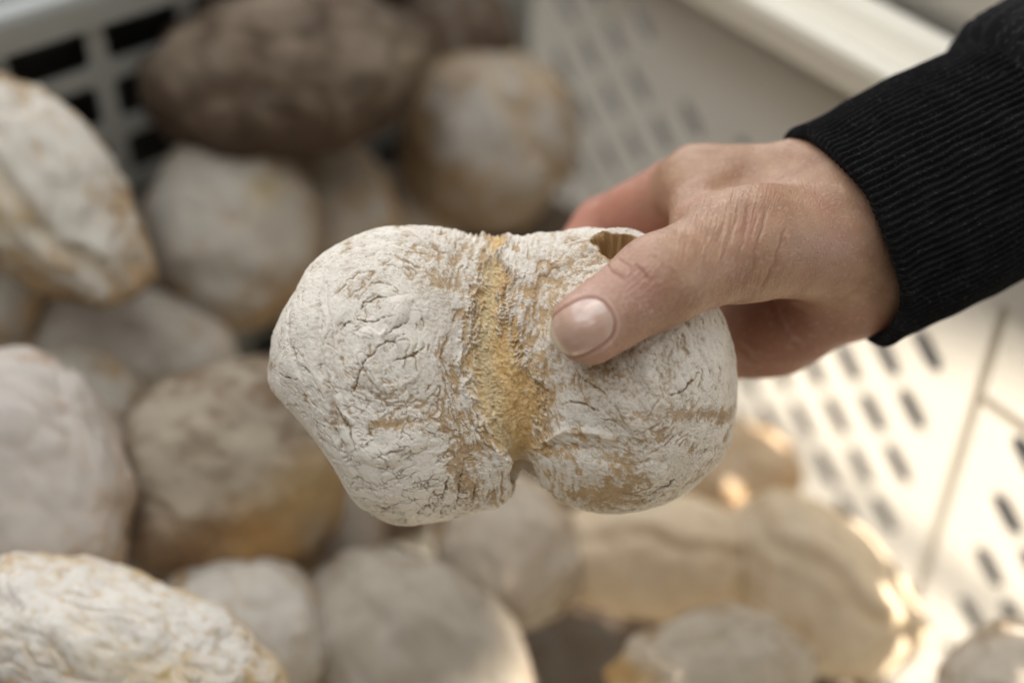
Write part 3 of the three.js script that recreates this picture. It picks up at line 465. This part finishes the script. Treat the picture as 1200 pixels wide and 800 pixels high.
  for (const [name, list, rough] of [['crust', a, 0.93], ['torn_crumb', b, 0.8]]) {
    const map = new Map(), P = [], C = [], N = [], I = new Uint32Array(list.length);
    list.forEach((v, i) => { if (!map.has(v)) { map.set(v, map.size); for (let q = 0; q < 3; q++) { P.push(whole.attributes.position.array[v * 3 + q]); C.push(col[v * 3 + q]); N.push(whole.attributes.normal.array[v * 3 + q]); } } I[i] = map.get(v); });
    const g = geometryOf(P, I, C); g.setAttribute('normal', new THREE.BufferAttribute(new Float32Array(N), 3));
    const m = part(name, g, std({ vertexColors: true, roughness: rough }), loaf);
    if (name === 'torn_crumb') m.userData.label = 'golden porous crumb in the tear between the lobes';
  }
}

// ---------------------------------------------------------------- the hand
const BONES = [];
function bone(group, a, ra, b, rb) { const A = mm(...a), B = mm(...b); BONES.push({ group, a: A, d: [B[0] - A[0], B[1] - A[1], B[2] - A[2]], ra, rb, l2: (B[0] - A[0]) ** 2 + (B[1] - A[1]) ** 2 + (B[2] - A[2]) ** 2 }); }
bone(0, [985, 235, -10], 17, [1230, 112, -30], 20); bone(0, [1008, 316, -12], 15.5, [1250, 205, -32], 19);     // wrist and forearm
bone(0, [968, 282, -2], 15.5, [872, 286, 10], 13.6);                                                           // ball of the thumb
bone(0, [970, 222, -12], 14, [818, 221, -15], 10.5);                                                           // back of the hand to the index knuckle
bone(0, [975, 245, -22], 13, [835, 252, -32], 10.5); bone(0, [985, 290, -26], 13, [840, 305, -38], 10.5);
bone(0, [1006, 334, -19], 13.5, [905, 376, -29], 13.5); bone(0, [905, 376, -29], 13.5, [850, 398, -36], 11.5);  // heel of the hand
bone(0, [828, 222, -13], 9, [812, 262, 4], 6);                                                                    // the web from the knuckle to the thumb
bone(1, [872, 286, 10], 13, [774, 328, 26], 10.8); bone(1, [774, 328, 26], 10.7, [691, 382, 31.5], 9.1);        // thumb
bone(2, [815, 214, -20], 9.8, [708, 268, -44], 8.9); bone(2, [708, 268, -44], 8.7, [640, 345, -39], 7.9); bone(2, [640, 345, -37], 7.9, [600, 395, -33], 7);  // index
bone(3, [835, 262, -33], 10, [730, 320, -41], 8.6); bone(3, [730, 320, -41], 8.6, [640, 400, -38], 7.6);
bone(4, [845, 312, -38], 10, [740, 365, -42], 8.4); bone(4, [740, 365, -42], 8.4, [660, 430, -38], 7.4);
bone(5, [852, 388, -37], 9.5, [760, 425, -41], 7.8); bone(5, [760, 425, -41], 7.8, [690, 460, -37], 6.8);
const JOIN = [9, 4, 3, 3, 3, 3], TO_HAND = [0, 6, 4, 5, 5, 5];
const smin = (a, b, k) => { const h = Math.max(k - Math.abs(a - b), 0) / k; return Math.min(a, b) - h * h * k * 0.25; };
function hand(x, y, z) {
  const g = [1e3, 1e3, 1e3, 1e3, 1e3, 1e3];
  for (const b of BONES) {
    const px = x - b.a[0], py = y - b.a[1], pz = z - b.a[2], t = clamp((px * b.d[0] + py * b.d[1] + pz * b.d[2]) / b.l2);
    const dx = px - b.d[0] * t, dy = py - b.d[1] * t, dz = pz - b.d[2] * t;
    g[b.group] = smin(g[b.group], Math.sqrt(dx * dx + dy * dy + dz * dz) - lerp(b.ra, b.rb, t), JOIN[b.group]);
  }
  let d = g[0];
  for (let k = 1; k < 6; k++) d = smin(d, g[k], TO_HAND[k]);
  return d;
}
function surfaceNets(f, lo, hi, cell) {
  const n = [0, 1, 2].map((k) => Math.ceil((hi[k] - lo[k]) / cell) + 1), [nx, ny, nz] = n, field = new Float32Array(nx * ny * nz), id = (i, j, k) => (k * ny + j) * nx + i, S = 8;
  for (let k = 0; k < nz; k += S) for (let j = 0; j < ny; j += S) for (let i = 0; i < nx; i += S) {
    const c = f(lo[0] + (i + S / 2) * cell, lo[1] + (j + S / 2) * cell, lo[2] + (k + S / 2) * cell), far = Math.abs(c) > cell * S * 0.87 * 1.25 + 1;
    for (let c2 = k; c2 < Math.min(nz, k + S); c2++) for (let b = j; b < Math.min(ny, j + S); b++) for (let a = i; a < Math.min(nx, i + S); a++) field[id(a, b, c2)] = far ? c : f(lo[0] + a * cell, lo[1] + b * cell, lo[2] + c2 * cell);
  }
  const vid = new Int32Array(nx * ny * nz).fill(-1), pos = [], idx = [];
  for (let k = 0; k < nz - 1; k++) for (let j = 0; j < ny - 1; j++) for (let i = 0; i < nx - 1; i++) {
    let cnt = 0, sx = 0, sy = 0, sz = 0; const v = [];
    for (let q = 0; q < 8; q++) v.push(field[id(i + (q & 1), j + ((q >> 1) & 1), k + (q >> 2))]);
    const neg = v.reduce((s, x) => s + (x < 0), 0); if (neg === 0 || neg === 8) continue;
    for (let q = 0; q < 8; q++) for (const bit of [1, 2, 4]) { if (q & bit) continue; const r = q | bit; if ((v[q] < 0) === (v[r] < 0)) continue; const t = v[q] / (v[q] - v[r]); cnt++; sx += (q & 1) + (bit === 1 ? t : 0); sy += ((q >> 1) & 1) + (bit === 2 ? t : 0); sz += (q >> 2) + (bit === 4 ? t : 0); }
    vid[id(i, j, k)] = pos.length / 3; pos.push(lo[0] + (i + sx / cnt) * cell, lo[1] + (j + sy / cnt) * cell, lo[2] + (k + sz / cnt) * cell);
  }
  const quad = (a, b, c, d, flip) => { if (a < 0 || b < 0 || c < 0 || d < 0) return; flip ? idx.push(a, c, b, a, d, c) : idx.push(a, b, c, a, c, d); };
  for (let k = 1; k < nz - 1; k++) for (let j = 1; j < ny - 1; j++) for (let i = 1; i < nx - 1; i++) {
    const o = field[id(i, j, k)] < 0;
    if (o !== field[id(i + 1, j, k)] < 0) quad(vid[id(i, j - 1, k - 1)], vid[id(i, j, k - 1)], vid[id(i, j, k)], vid[id(i, j - 1, k)], !o);
    if (o !== field[id(i, j + 1, k)] < 0) quad(vid[id(i - 1, j, k - 1)], vid[id(i - 1, j, k)], vid[id(i, j, k)], vid[id(i, j, k - 1)], !o);
    if (o !== field[id(i, j, k + 1)] < 0) quad(vid[id(i - 1, j - 1, k)], vid[id(i, j - 1, k)], vid[id(i, j, k)], vid[id(i - 1, j, k)], !o);
  }
  return { pos, idx };
}
// splits every edge for which `want` holds
function refine(mesh, want) {
  const { pos } = mesh, out = [], made = new Map(), key = (a, b) => a < b ? a * 4194304 + b : b * 4194304 + a;
  const mid = (a, b) => { const k = key(a, b); let m = made.get(k); if (m === undefined) { if (want(a, b)) { m = pos.length / 3; for (let q = 0; q < 3; q++) pos.push((pos[a * 3 + q] + pos[b * 3 + q]) / 2); } else m = -1; made.set(k, m); } return m; };
  for (let t = 0; t < mesh.idx.length; t += 3) {
    const a = mesh.idx[t], b = mesh.idx[t + 1], c = mesh.idx[t + 2], ab = mid(a, b), bc = mid(b, c), ca = mid(c, a), n = (ab >= 0) + (bc >= 0) + (ca >= 0);
    if (n === 0) out.push(a, b, c);
    else if (n === 3) out.push(a, ab, ca, ab, b, bc, ca, bc, c, ab, bc, ca);
    else if (n === 1) { if (ab >= 0) out.push(a, ab, c, ab, b, c); else if (bc >= 0) out.push(a, b, bc, a, bc, c); else out.push(a, b, ca, ca, b, c); }
    else { if (ab < 0) out.push(a, b, bc, a, bc, ca, ca, bc, c); else if (bc < 0) out.push(b, c, ca, b, ca, ab, ab, ca, a); else out.push(c, a, ab, c, ab, bc, bc, ab, b); }
  }
  mesh.idx = out;
}
function gradient(x, y, z) { const e = 0.05, g = [hand(x + e, y, z) - hand(x - e, y, z), hand(x, y + e, z) - hand(x, y - e, z), hand(x, y, z + e) - hand(x, y, z - e)], l = Math.hypot(...g) || 1; return g.map((v) => v / l); }
const NAIL = { c: [682, 383], u: [-0.875, 0.485], half: [38, 30] };     // along the thumb, towards its tip
const nailUV = (X, Y) => { const dx = X - NAIL.c[0], dy = Y - NAIL.c[1]; return [(dx * NAIL.u[0] + dy * NAIL.u[1]) / NAIL.half[0], (dx * -NAIL.u[1] + dy * NAIL.u[0]) / NAIL.half[1]]; };
const creases = [
  [[[898, 236], [895, 262], [889, 292], [880, 318], [866, 342]], 2.3, 0.6], [[[921, 256], [915, 290], [902, 320], [888, 342]], 2.4, 0.65], [[[880, 232], [876, 262], [868, 296], [856, 330]], 2.4, 0.35], [[[866, 232], [858, 268], [848, 306], [840, 330]], 2.2, 0.25], [[[940, 268], [934, 300], [918, 330]], 3, 0.2],
  [[[708, 306], [716, 318], [738, 331]], 2.4, 0.5], [[[742, 309], [752, 317], [762, 332]], 2.4, 0.55], [[[764, 299], [774, 308], [782, 322]], 2.2, 0.3], [[[722, 302], [736, 312], [748, 326]], 2, 0.25], [[[800, 285], [808, 300], [812, 318]], 2, 0.18],
  [[[903, 347], [914, 374], [930, 396], [945, 412]], 3.2, 1.1], [[[863, 400], [878, 414], [893, 427]], 3, 0.8], [[[1018, 318], [1005, 338], [985, 352]], 4, 0.4],
];
function skin(X, Y, p, n) {
  // [height in mm, r, g, b]
  const front = smooth(-0.15, 0.25, n[2]);
  let h = 0, dark = 0;
  for (const [l, w, d] of creases) {
    if (X < l[0][0] - 60 || X > l[0][0] + 80) continue;
    const [q, t] = lineDistance(X + 4 * noise(X / 16, Y / 16, 2), Y, l), taper = smooth(0, 0.2, t) * smooth(1, 0.75, t), g = gauss(q / w) * d * taper * front;
    h -= 0.55 * g; h += 0.16 * d * gauss((q - 2.6 * w) / (1.6 * w)) * front * taper; dark = Math.max(dark, g);
  }
  // fine wrinkles over the base of the thumb, across its length
  const zone = front * gauss(Math.hypot((X - 852) / 55, (Y - 270) / 62)), zone2 = front * (gauss(Math.hypot((X - 752) / 42, (Y - 318) / 24)) + 0.6 * gauss(Math.hypot((X - 735) / 60, (Y - 350) / 30)));
  const u = X + 0.28 * (Y - 280), wv = noise(u / 4.6 + 0.6 * noise(X / 18, Y / 18, 1), Y / 42, 5), w2 = noise(u / 2.6, Y / 24, 9);
  h += zone * (0.24 * wv + 0.17 * w2) + zone2 * 0.15 * noise((X + 0.7 * Y) / 4, (Y - 0.7 * X) / 14, 3);
  const cell = cells(p[0] / 0.62 + 0.5 * noise(p[0], p[1], p[2]), (p[1] + 0.6 * p[2]) / 0.62, 17);
  h += front * (0.085 * smooth(0, 0.25, cell[0]) + 0.06 * noise(p[0] * 1.3, p[1] * 1.3, p[2] * 1.3)) + 0.25 * noise(p[0] / 7, p[1] / 7, p[2] / 7);
  // vein and tendon
  h += 0.4 * front * gauss(lineDistance(X, Y, [[905, 205], [870, 200], [830, 205]])[0] / 14);
  h += 0.7 * front * gauss(lineDistance(X, Y, [[985, 222], [930, 218], [875, 232], [820, 262]])[0] / 15) - 0.5 * front * gauss(lineDistance(X, Y, [[960, 190], [900, 196], [845, 222]])[0] / 12);
  const f = fbm(p[0] / 6, p[1] / 6, p[2] / 6, 4), f2 = noise(p[0] / 1.1, p[1] / 1.1, p[2] / 1.1);
  let c = mix3(mix3([0.42, 0.262, 0.168], [0.335, 0.19, 0.12], clamp(0.5 + 1.6 * f)), [0.38, 0.19, 0.13], 0.7 * smooth(0.05, 0.35, fbm(p[0] / 13 + 9, p[1] / 13, p[2] / 13, 3)));  // base tone darkened to offset strong overhead light on the back of the hand
  const tip = smooth(815, 690, X) * smooth(-5, 10, p[2]); c = mix3(c, [0.46, 0.265, 0.205], 0.75 * tip);
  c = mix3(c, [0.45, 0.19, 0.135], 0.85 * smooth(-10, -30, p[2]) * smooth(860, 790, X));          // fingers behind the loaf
  c = mix3(c, [0.27, 0.115, 0.075], 0.9 * smooth(330, 362, Y) * smooth(5, -12, p[2]) * smooth(840, 880, X)); // palm: redder, and darkened in its colour for the shadow it lies in
  c = mix3(c, [0.45, 0.30, 0.235], 0.5 * gauss(Math.hypot((X - 970) / 36, (Y - 300) / 34)));
  c = mix3(c, [0.40, 0.20, 0.135], 0.35 * zone * clamp(-wv * 2)); c = mix3(c, [0.30, 0.145, 0.10], clamp(0.75 * dark));
  c = mix3(c, [0.30, 0.165, 0.115], front * 0.35 * (1 - smooth(0, 0.12, cell[0]))); c = mix3(c, [0.34, 0.18, 0.12], 0.45 * front * smooth(0.42, 0.6, noise(p[0] / 2.1 + 31, p[1] / 2.1, p[2] / 2.1)));
  c = mix3(c, [0.60, 0.43, 0.34], clamp(0.4 * smooth(0.25, 0.5, f2 + 0.3 * f)) * 0.5);
  // flour dust and dry skin
  const dust = front * smooth(0.30, 0.5, noise(p[0] * 1.9, p[1] * 1.9, p[2] * 1.9 + 3)) * (gauss(Math.hypot((X - 752) / 30, (Y - 362) / 14)) + 0.4 * gauss(Math.hypot((X - 980) / 25, (Y - 260) / 20)));
  c = mix3(c, [0.72, 0.66, 0.60], 0.6 * clamp(dust));
  // bed and folds of the nail
  const [nu, nv] = nailUV(X, Y), r = Math.pow(Math.pow(Math.abs(nu), 2.6) + Math.pow(Math.abs(nv), 2.6), 1 / 2.6);
  if (p[2] > 15 && n[2] > 0) {
    h -= 0.55 * smooth(1.04, 0.9, r);
    h += 0.30 * gauss((r - 1.16) / 0.13) * smooth(0.5, -0.2, nu);
    h -= 0.5 * smooth(0.7, 1.15, nu) * smooth(1.3, 0.6, Math.abs(nv)) * 0.6;
    c = mix3(c, [0.62, 0.44, 0.36], 0.7 * gauss((r - 1.10) / 0.06) * smooth(0.6, 0, nu)); c = mix3(c, [0.34, 0.14, 0.10], 0.45 * gauss((r - 1.03) / 0.05));
  }
  return [h, ...c];
}
{
  const person = thing('person', 'person with a bare hand in a black ribbed cuff, holding the torn loaf', 'person');
  person.position.copy(HOLD); person.quaternion.copy(VIEW);
  const mesh = surfaceNets(hand, [-8, -24, -54], [124, 68, 46], 0.72);
  const project = (from) => { for (let k = from; k < mesh.pos.length / 3; k++) for (let r = 0; r < 2; r++) { const x = mesh.pos[k * 3], y = mesh.pos[k * 3 + 1], z = mesh.pos[k * 3 + 2], d = hand(x, y, z), g = gradient(x, y, z); for (let q = 0; q < 3; q++) mesh.pos[k * 3 + q] -= d * g[q]; } };
  const inside = (k) => mesh.pos[k * 3] < 121.5 && mesh.pos[k * 3] > -6;
  project(0);
  const seen = (k) => { const x = mesh.pos[k * 3], y = mesh.pos[k * 3 + 1], z = mesh.pos[k * 3 + 2]; if (x > 103) return 0; const g = gradient(x, y, z); if (g[2] < -0.15) return 0; if (z > 2) return 2; return y < 3 && x < 48 ? 0 : z > -30 || y > 20 ? 1 : y < 20 && x > 54 ? 1 : 0; };
  for (let level = 1; level <= 2; level++) {
    const n0 = mesh.pos.length / 3, s = new Uint8Array(n0); for (let k = 0; k < n0; k++) s[k] = seen(k);
    refine(mesh, (a, b) => Math.min(s[a], s[b]) >= level);
    project(n0);
  }
  const n = mesh.pos.length / 3, pos = new Float32Array(n * 3), col = new Float32Array(n * 3);
  for (let k = 0; k < n; k++) {
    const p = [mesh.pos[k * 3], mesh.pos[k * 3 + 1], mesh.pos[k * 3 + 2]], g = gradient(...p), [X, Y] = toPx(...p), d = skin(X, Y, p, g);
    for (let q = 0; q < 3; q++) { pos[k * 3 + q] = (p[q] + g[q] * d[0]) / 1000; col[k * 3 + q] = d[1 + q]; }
  }
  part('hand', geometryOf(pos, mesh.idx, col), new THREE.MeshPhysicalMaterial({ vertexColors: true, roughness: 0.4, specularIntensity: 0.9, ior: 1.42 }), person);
  console.log('hand', n, mesh.idx.length / 3);
  // thumb nail
  {
    const N = 180, P = [], C = [], I = [], R = 50;
    const dir = (i, j) => { const r = j / R, a = i / N * 2 * Math.PI, ca = Math.cos(a), sa = Math.sin(a), e = 2 / 2.6; return [r * Math.sign(ca) * Math.pow(Math.abs(ca), e), r * Math.sign(sa) * Math.pow(Math.abs(sa), e), r]; };
    const surf = (u, v, lift) => {
      const X = NAIL.c[0] + u * NAIL.half[0] * NAIL.u[0] - v * NAIL.half[1] * NAIL.u[1], Y = NAIL.c[1] + u * NAIL.half[0] * NAIL.u[1] + v * NAIL.half[1] * NAIL.u[0];
      let z = 46; for (let k = 0; k < 40; k++) { const m = mm(X, Y, z), d = hand(...m); if (d < 0.002) break; z -= d * 0.7; }
      const m = mm(X, Y, z), g = gradient(...m); return m.map((c, q) => (c + g[q] * lift) / 1000);
    };
    for (let j = 0; j <= R; j++) for (let i = 0; i < N; i++) {
      const [u, v, r] = dir(i, j); const ridge = 0.04 * noise(v * 16, u * 1.2, 3);
      const bits = 0.035 * noise(u * 22, v * 22, 6) + 0.02 * noise(u * 50, v * 50, 4);
      P.push(...surf(u * 1.0, v, 0.16 + ridge + bits + 0.12 * u + 0.45 * (1 - v * v) * (1 - 0.4 * u) - 0.75 * smooth(0.93, 1.0, r)));
      const moon = smooth(0.55, 0.75, -u + 0.2 * v * v), tipc = smooth(0.72, 0.86, u + 0.12 * v * v), f = noise(u * 6, v * 6, 2);
      let c = mix3([0.53, 0.345, 0.265], [0.60, 0.45, 0.37], moon * 0.6 + 0.2 * f); c = mix3(c, [0.76, 0.67, 0.55], tipc * 0.85); C.push(...c);
    }
    for (let j = 0; j < R; j++) for (let i = 0; i < N; i++) { const a = j * N + i, b = j * N + (i + 1) % N; I.push(a, a + N, b, b, a + N, b + N); }
    let g = geometryOf(P, I, C);
    if (g.attributes.normal.getZ(20 * N) < 0) { for (let t = 0; t < I.length; t += 3) [I[t + 1], I[t + 2]] = [I[t + 2], I[t + 1]]; g = geometryOf(P, I, C); }
    part('thumb_nail', g, new THREE.MeshPhysicalMaterial({ vertexColors: true, roughness: 0.2, ior: 1.7, clearcoat: 1, clearcoatRoughness: 0.06 }), person);
  }
  // sleeve: a tube along the arm with a ribbed cuff
  const from = new THREE.Vector3(...mm(982, 279, -9)), axis = new THREE.Vector3(215, 105, -52).normalize(), side = new THREE.Vector3(105, -215, 0).normalize(), deep = new THREE.Vector3().crossVectors(axis, side).normalize();
  if (deep.z < 0) deep.negate();
  const tube = (stations, NA, detail) => {
    const P = [], I = [];
    stations.forEach(([s, ra, rb, inner], i) => { for (let k = 0; k < NA; k++) {
      const a = k / NA * 2 * Math.PI, d = detail(s, a, i, inner), ca = Math.cos(a), sa = Math.sin(a);
      const v = from.clone().addScaledVector(axis, s + d[1]).addScaledVector(side, (ra + d[0]) * ca).addScaledVector(deep, (rb + d[0]) * sa);
      P.push(v.x / 1000, v.y / 1000, v.z / 1000);
    } });
    for (let i = 0; i < stations.length - 1; i++) for (let k = 0; k < NA; k++) { const a = i * NA + k, b = i * NA + (k + 1) % NA; I.push(a, b, a + NA, b, b + NA, a + NA); }
    return [P, I];
  };
  const lint = (g) => { const p = g.attributes.position, c = new Float32Array(p.count * 3); for (let k = 0; k < p.count; k++) { const x = p.getX(k) * 1000, y = p.getY(k) * 1000, z = p.getZ(k) * 1000, v = 0.0062 * (1 + 0.5 * noise(x / 6, y / 6, z / 6)) + 0.03 * smooth(0.38, 0.6, noise(x * 1.7, y * 1.7, z * 1.7)) + 0.03 * smooth(0.52, 0.62, noise(x * 2.2 + 9, y * 2.2, z * 2.2)) * smooth(0, 0.3, noise(x / 9, y / 9, z / 9)); c[k * 3] = v; c[k * 3 + 1] = v; c[k * 3 + 2] = v * 1.08; } g.setAttribute('color', new THREE.BufferAttribute(c, 3)); return g; };
  const oriented = (P, I) => { let g = geometryOf(P, I); // outwards
    let s = 0; const p = g.attributes.position, m = g.attributes.normal, o = from.clone().divideScalar(1000), v = new THREE.Vector3(); for (let k = 0; k < p.count; k += 97) { v.fromBufferAttribute(p, k).sub(o); v.addScaledVector(axis, -v.dot(axis)); s += v.x * m.getX(k) + v.y * m.getY(k) + v.z * m.getZ(k); }
    if (s < 0) { for (let t = 0; t < I.length; t += 3) [I[t + 1], I[t + 2]] = [I[t + 2], I[t + 1]]; g = geometryOf(P, I); } return g; };
  const RIBS = 96, NA = RIBS * 9, cuff = [];
  const ra = (s) => 29.8 + 0.035 * s - 1.2 * gauss(s / 6) * 0 + 1.1 * gauss((s - 22) / 22), rb = (s) => 25.5 + 0.03 * s;
  for (let s = 20; s > 1.9; s -= 1.5) cuff.push([s, ra(s) - 2.9, rb(s) - 2.9, 1]);
  for (let k = 0; k <= 14; k++) { const t = Math.PI * k / 14; cuff.push([1.9 - 1.9 * Math.sin(t), ra(0) - 1.2 - 1.9 * Math.cos(t), rb(0) - 1.2 - 1.9 * Math.cos(t), k < 7 ? 1 : 0]); }
  for (let s = 2.1; s <= 57; s += 0.3) cuff.push([s, ra(s) + 0.7 * gauss(s / 4), rb(s) + 0.7 * gauss(s / 4), 0]);
  const [P, I] = tube(cuff, NA, (s, a, i, inner) => {
    const w = 0.10 * noise(s / 9, Math.cos(a) * 4, Math.sin(a) * 4), rib = Math.cos((a + w * 0.15 + 0.006 * noise(s / 3, a * 6, 2)) * RIBS);
    const stitch = Math.abs(((s / 1.05 + 0.35 * rib) % 1 + 1) % 1 - 0.5);
    const lump = 1.1 * noise(Math.cos(a) * 1.6, Math.sin(a) * 1.6, s / 26) + 0.35 * noise(Math.cos(a) * 5, Math.sin(a) * 5, s / 9);
    const fuzz = 0.07 * noise(a * 160, s * 2.2, 3);
    const sag = -2.2 * smooth(0.75, 1, Math.cos(a)) * smooth(14, 0, s);
    return [(inner ? 0.15 : 1) * (0.48 * Math.sign(rib) * Math.pow(Math.abs(rib), 0.7) + 0.16 * stitch) + lump + fuzz, 0.5 * noise(Math.cos(a) * 2, Math.sin(a) * 2, 7) * gauss(s / 12) * 2 + sag + 0.12 * rib * gauss(s / 3)];
  });
  const black = new THREE.MeshPhysicalMaterial({ vertexColors: true, roughness: 0.9, specularIntensity: 0.25, sheen: 0.1, sheenRoughness: 0.45, sheenColor: new THREE.Color().setRGB(0.10, 0.10, 0.11) });
  part('cuff', lint(oriented(P, I)), black, person);
  const sleeve = [];
  for (let s = 54; s <= 58; s += 1) sleeve.push([s, lerp(29, ra(57) + 0.5, (s - 54) / 4), lerp(25, rb(57) + 0.5, (s - 54) / 4), 1]);
  for (let s = 58.5; s <= 210; s += s < 100 ? 0.7 : 4) { const b = 1 - Math.exp(-(s - 58) / 3.5); sleeve.push([s, ra(57) + 0.8 + 5.5 * b + 0.05 * (s - 58), rb(57) + 0.8 + 5 * b + 0.05 * (s - 58), 0]); }
  for (const f of [0.8, 0.4, 0.02]) sleeve.push([211, 46 * f, 41 * f, 1]);
  const [P2, I2] = tube(sleeve, 420, (s, a) => {
    const gather = gauss((s - 60) / 14) * (0.9 * noise(a * 9, s / 20, 4) + 0.5 * noise(a * 21, s / 14, 8));
    return [gather + 1.6 * noise(Math.cos(a) * 2, Math.sin(a) * 2, s / 30) * smooth(57, 70, s) + 0.10 * noise(a * 110, s * 1.5, 2) - 0.5 * gauss((s - 65.5) / 0.7), 0];
  });
  part('sleeve', lint(oriented(P2, I2)), black, person);
}
renderer.render(scene, camera);
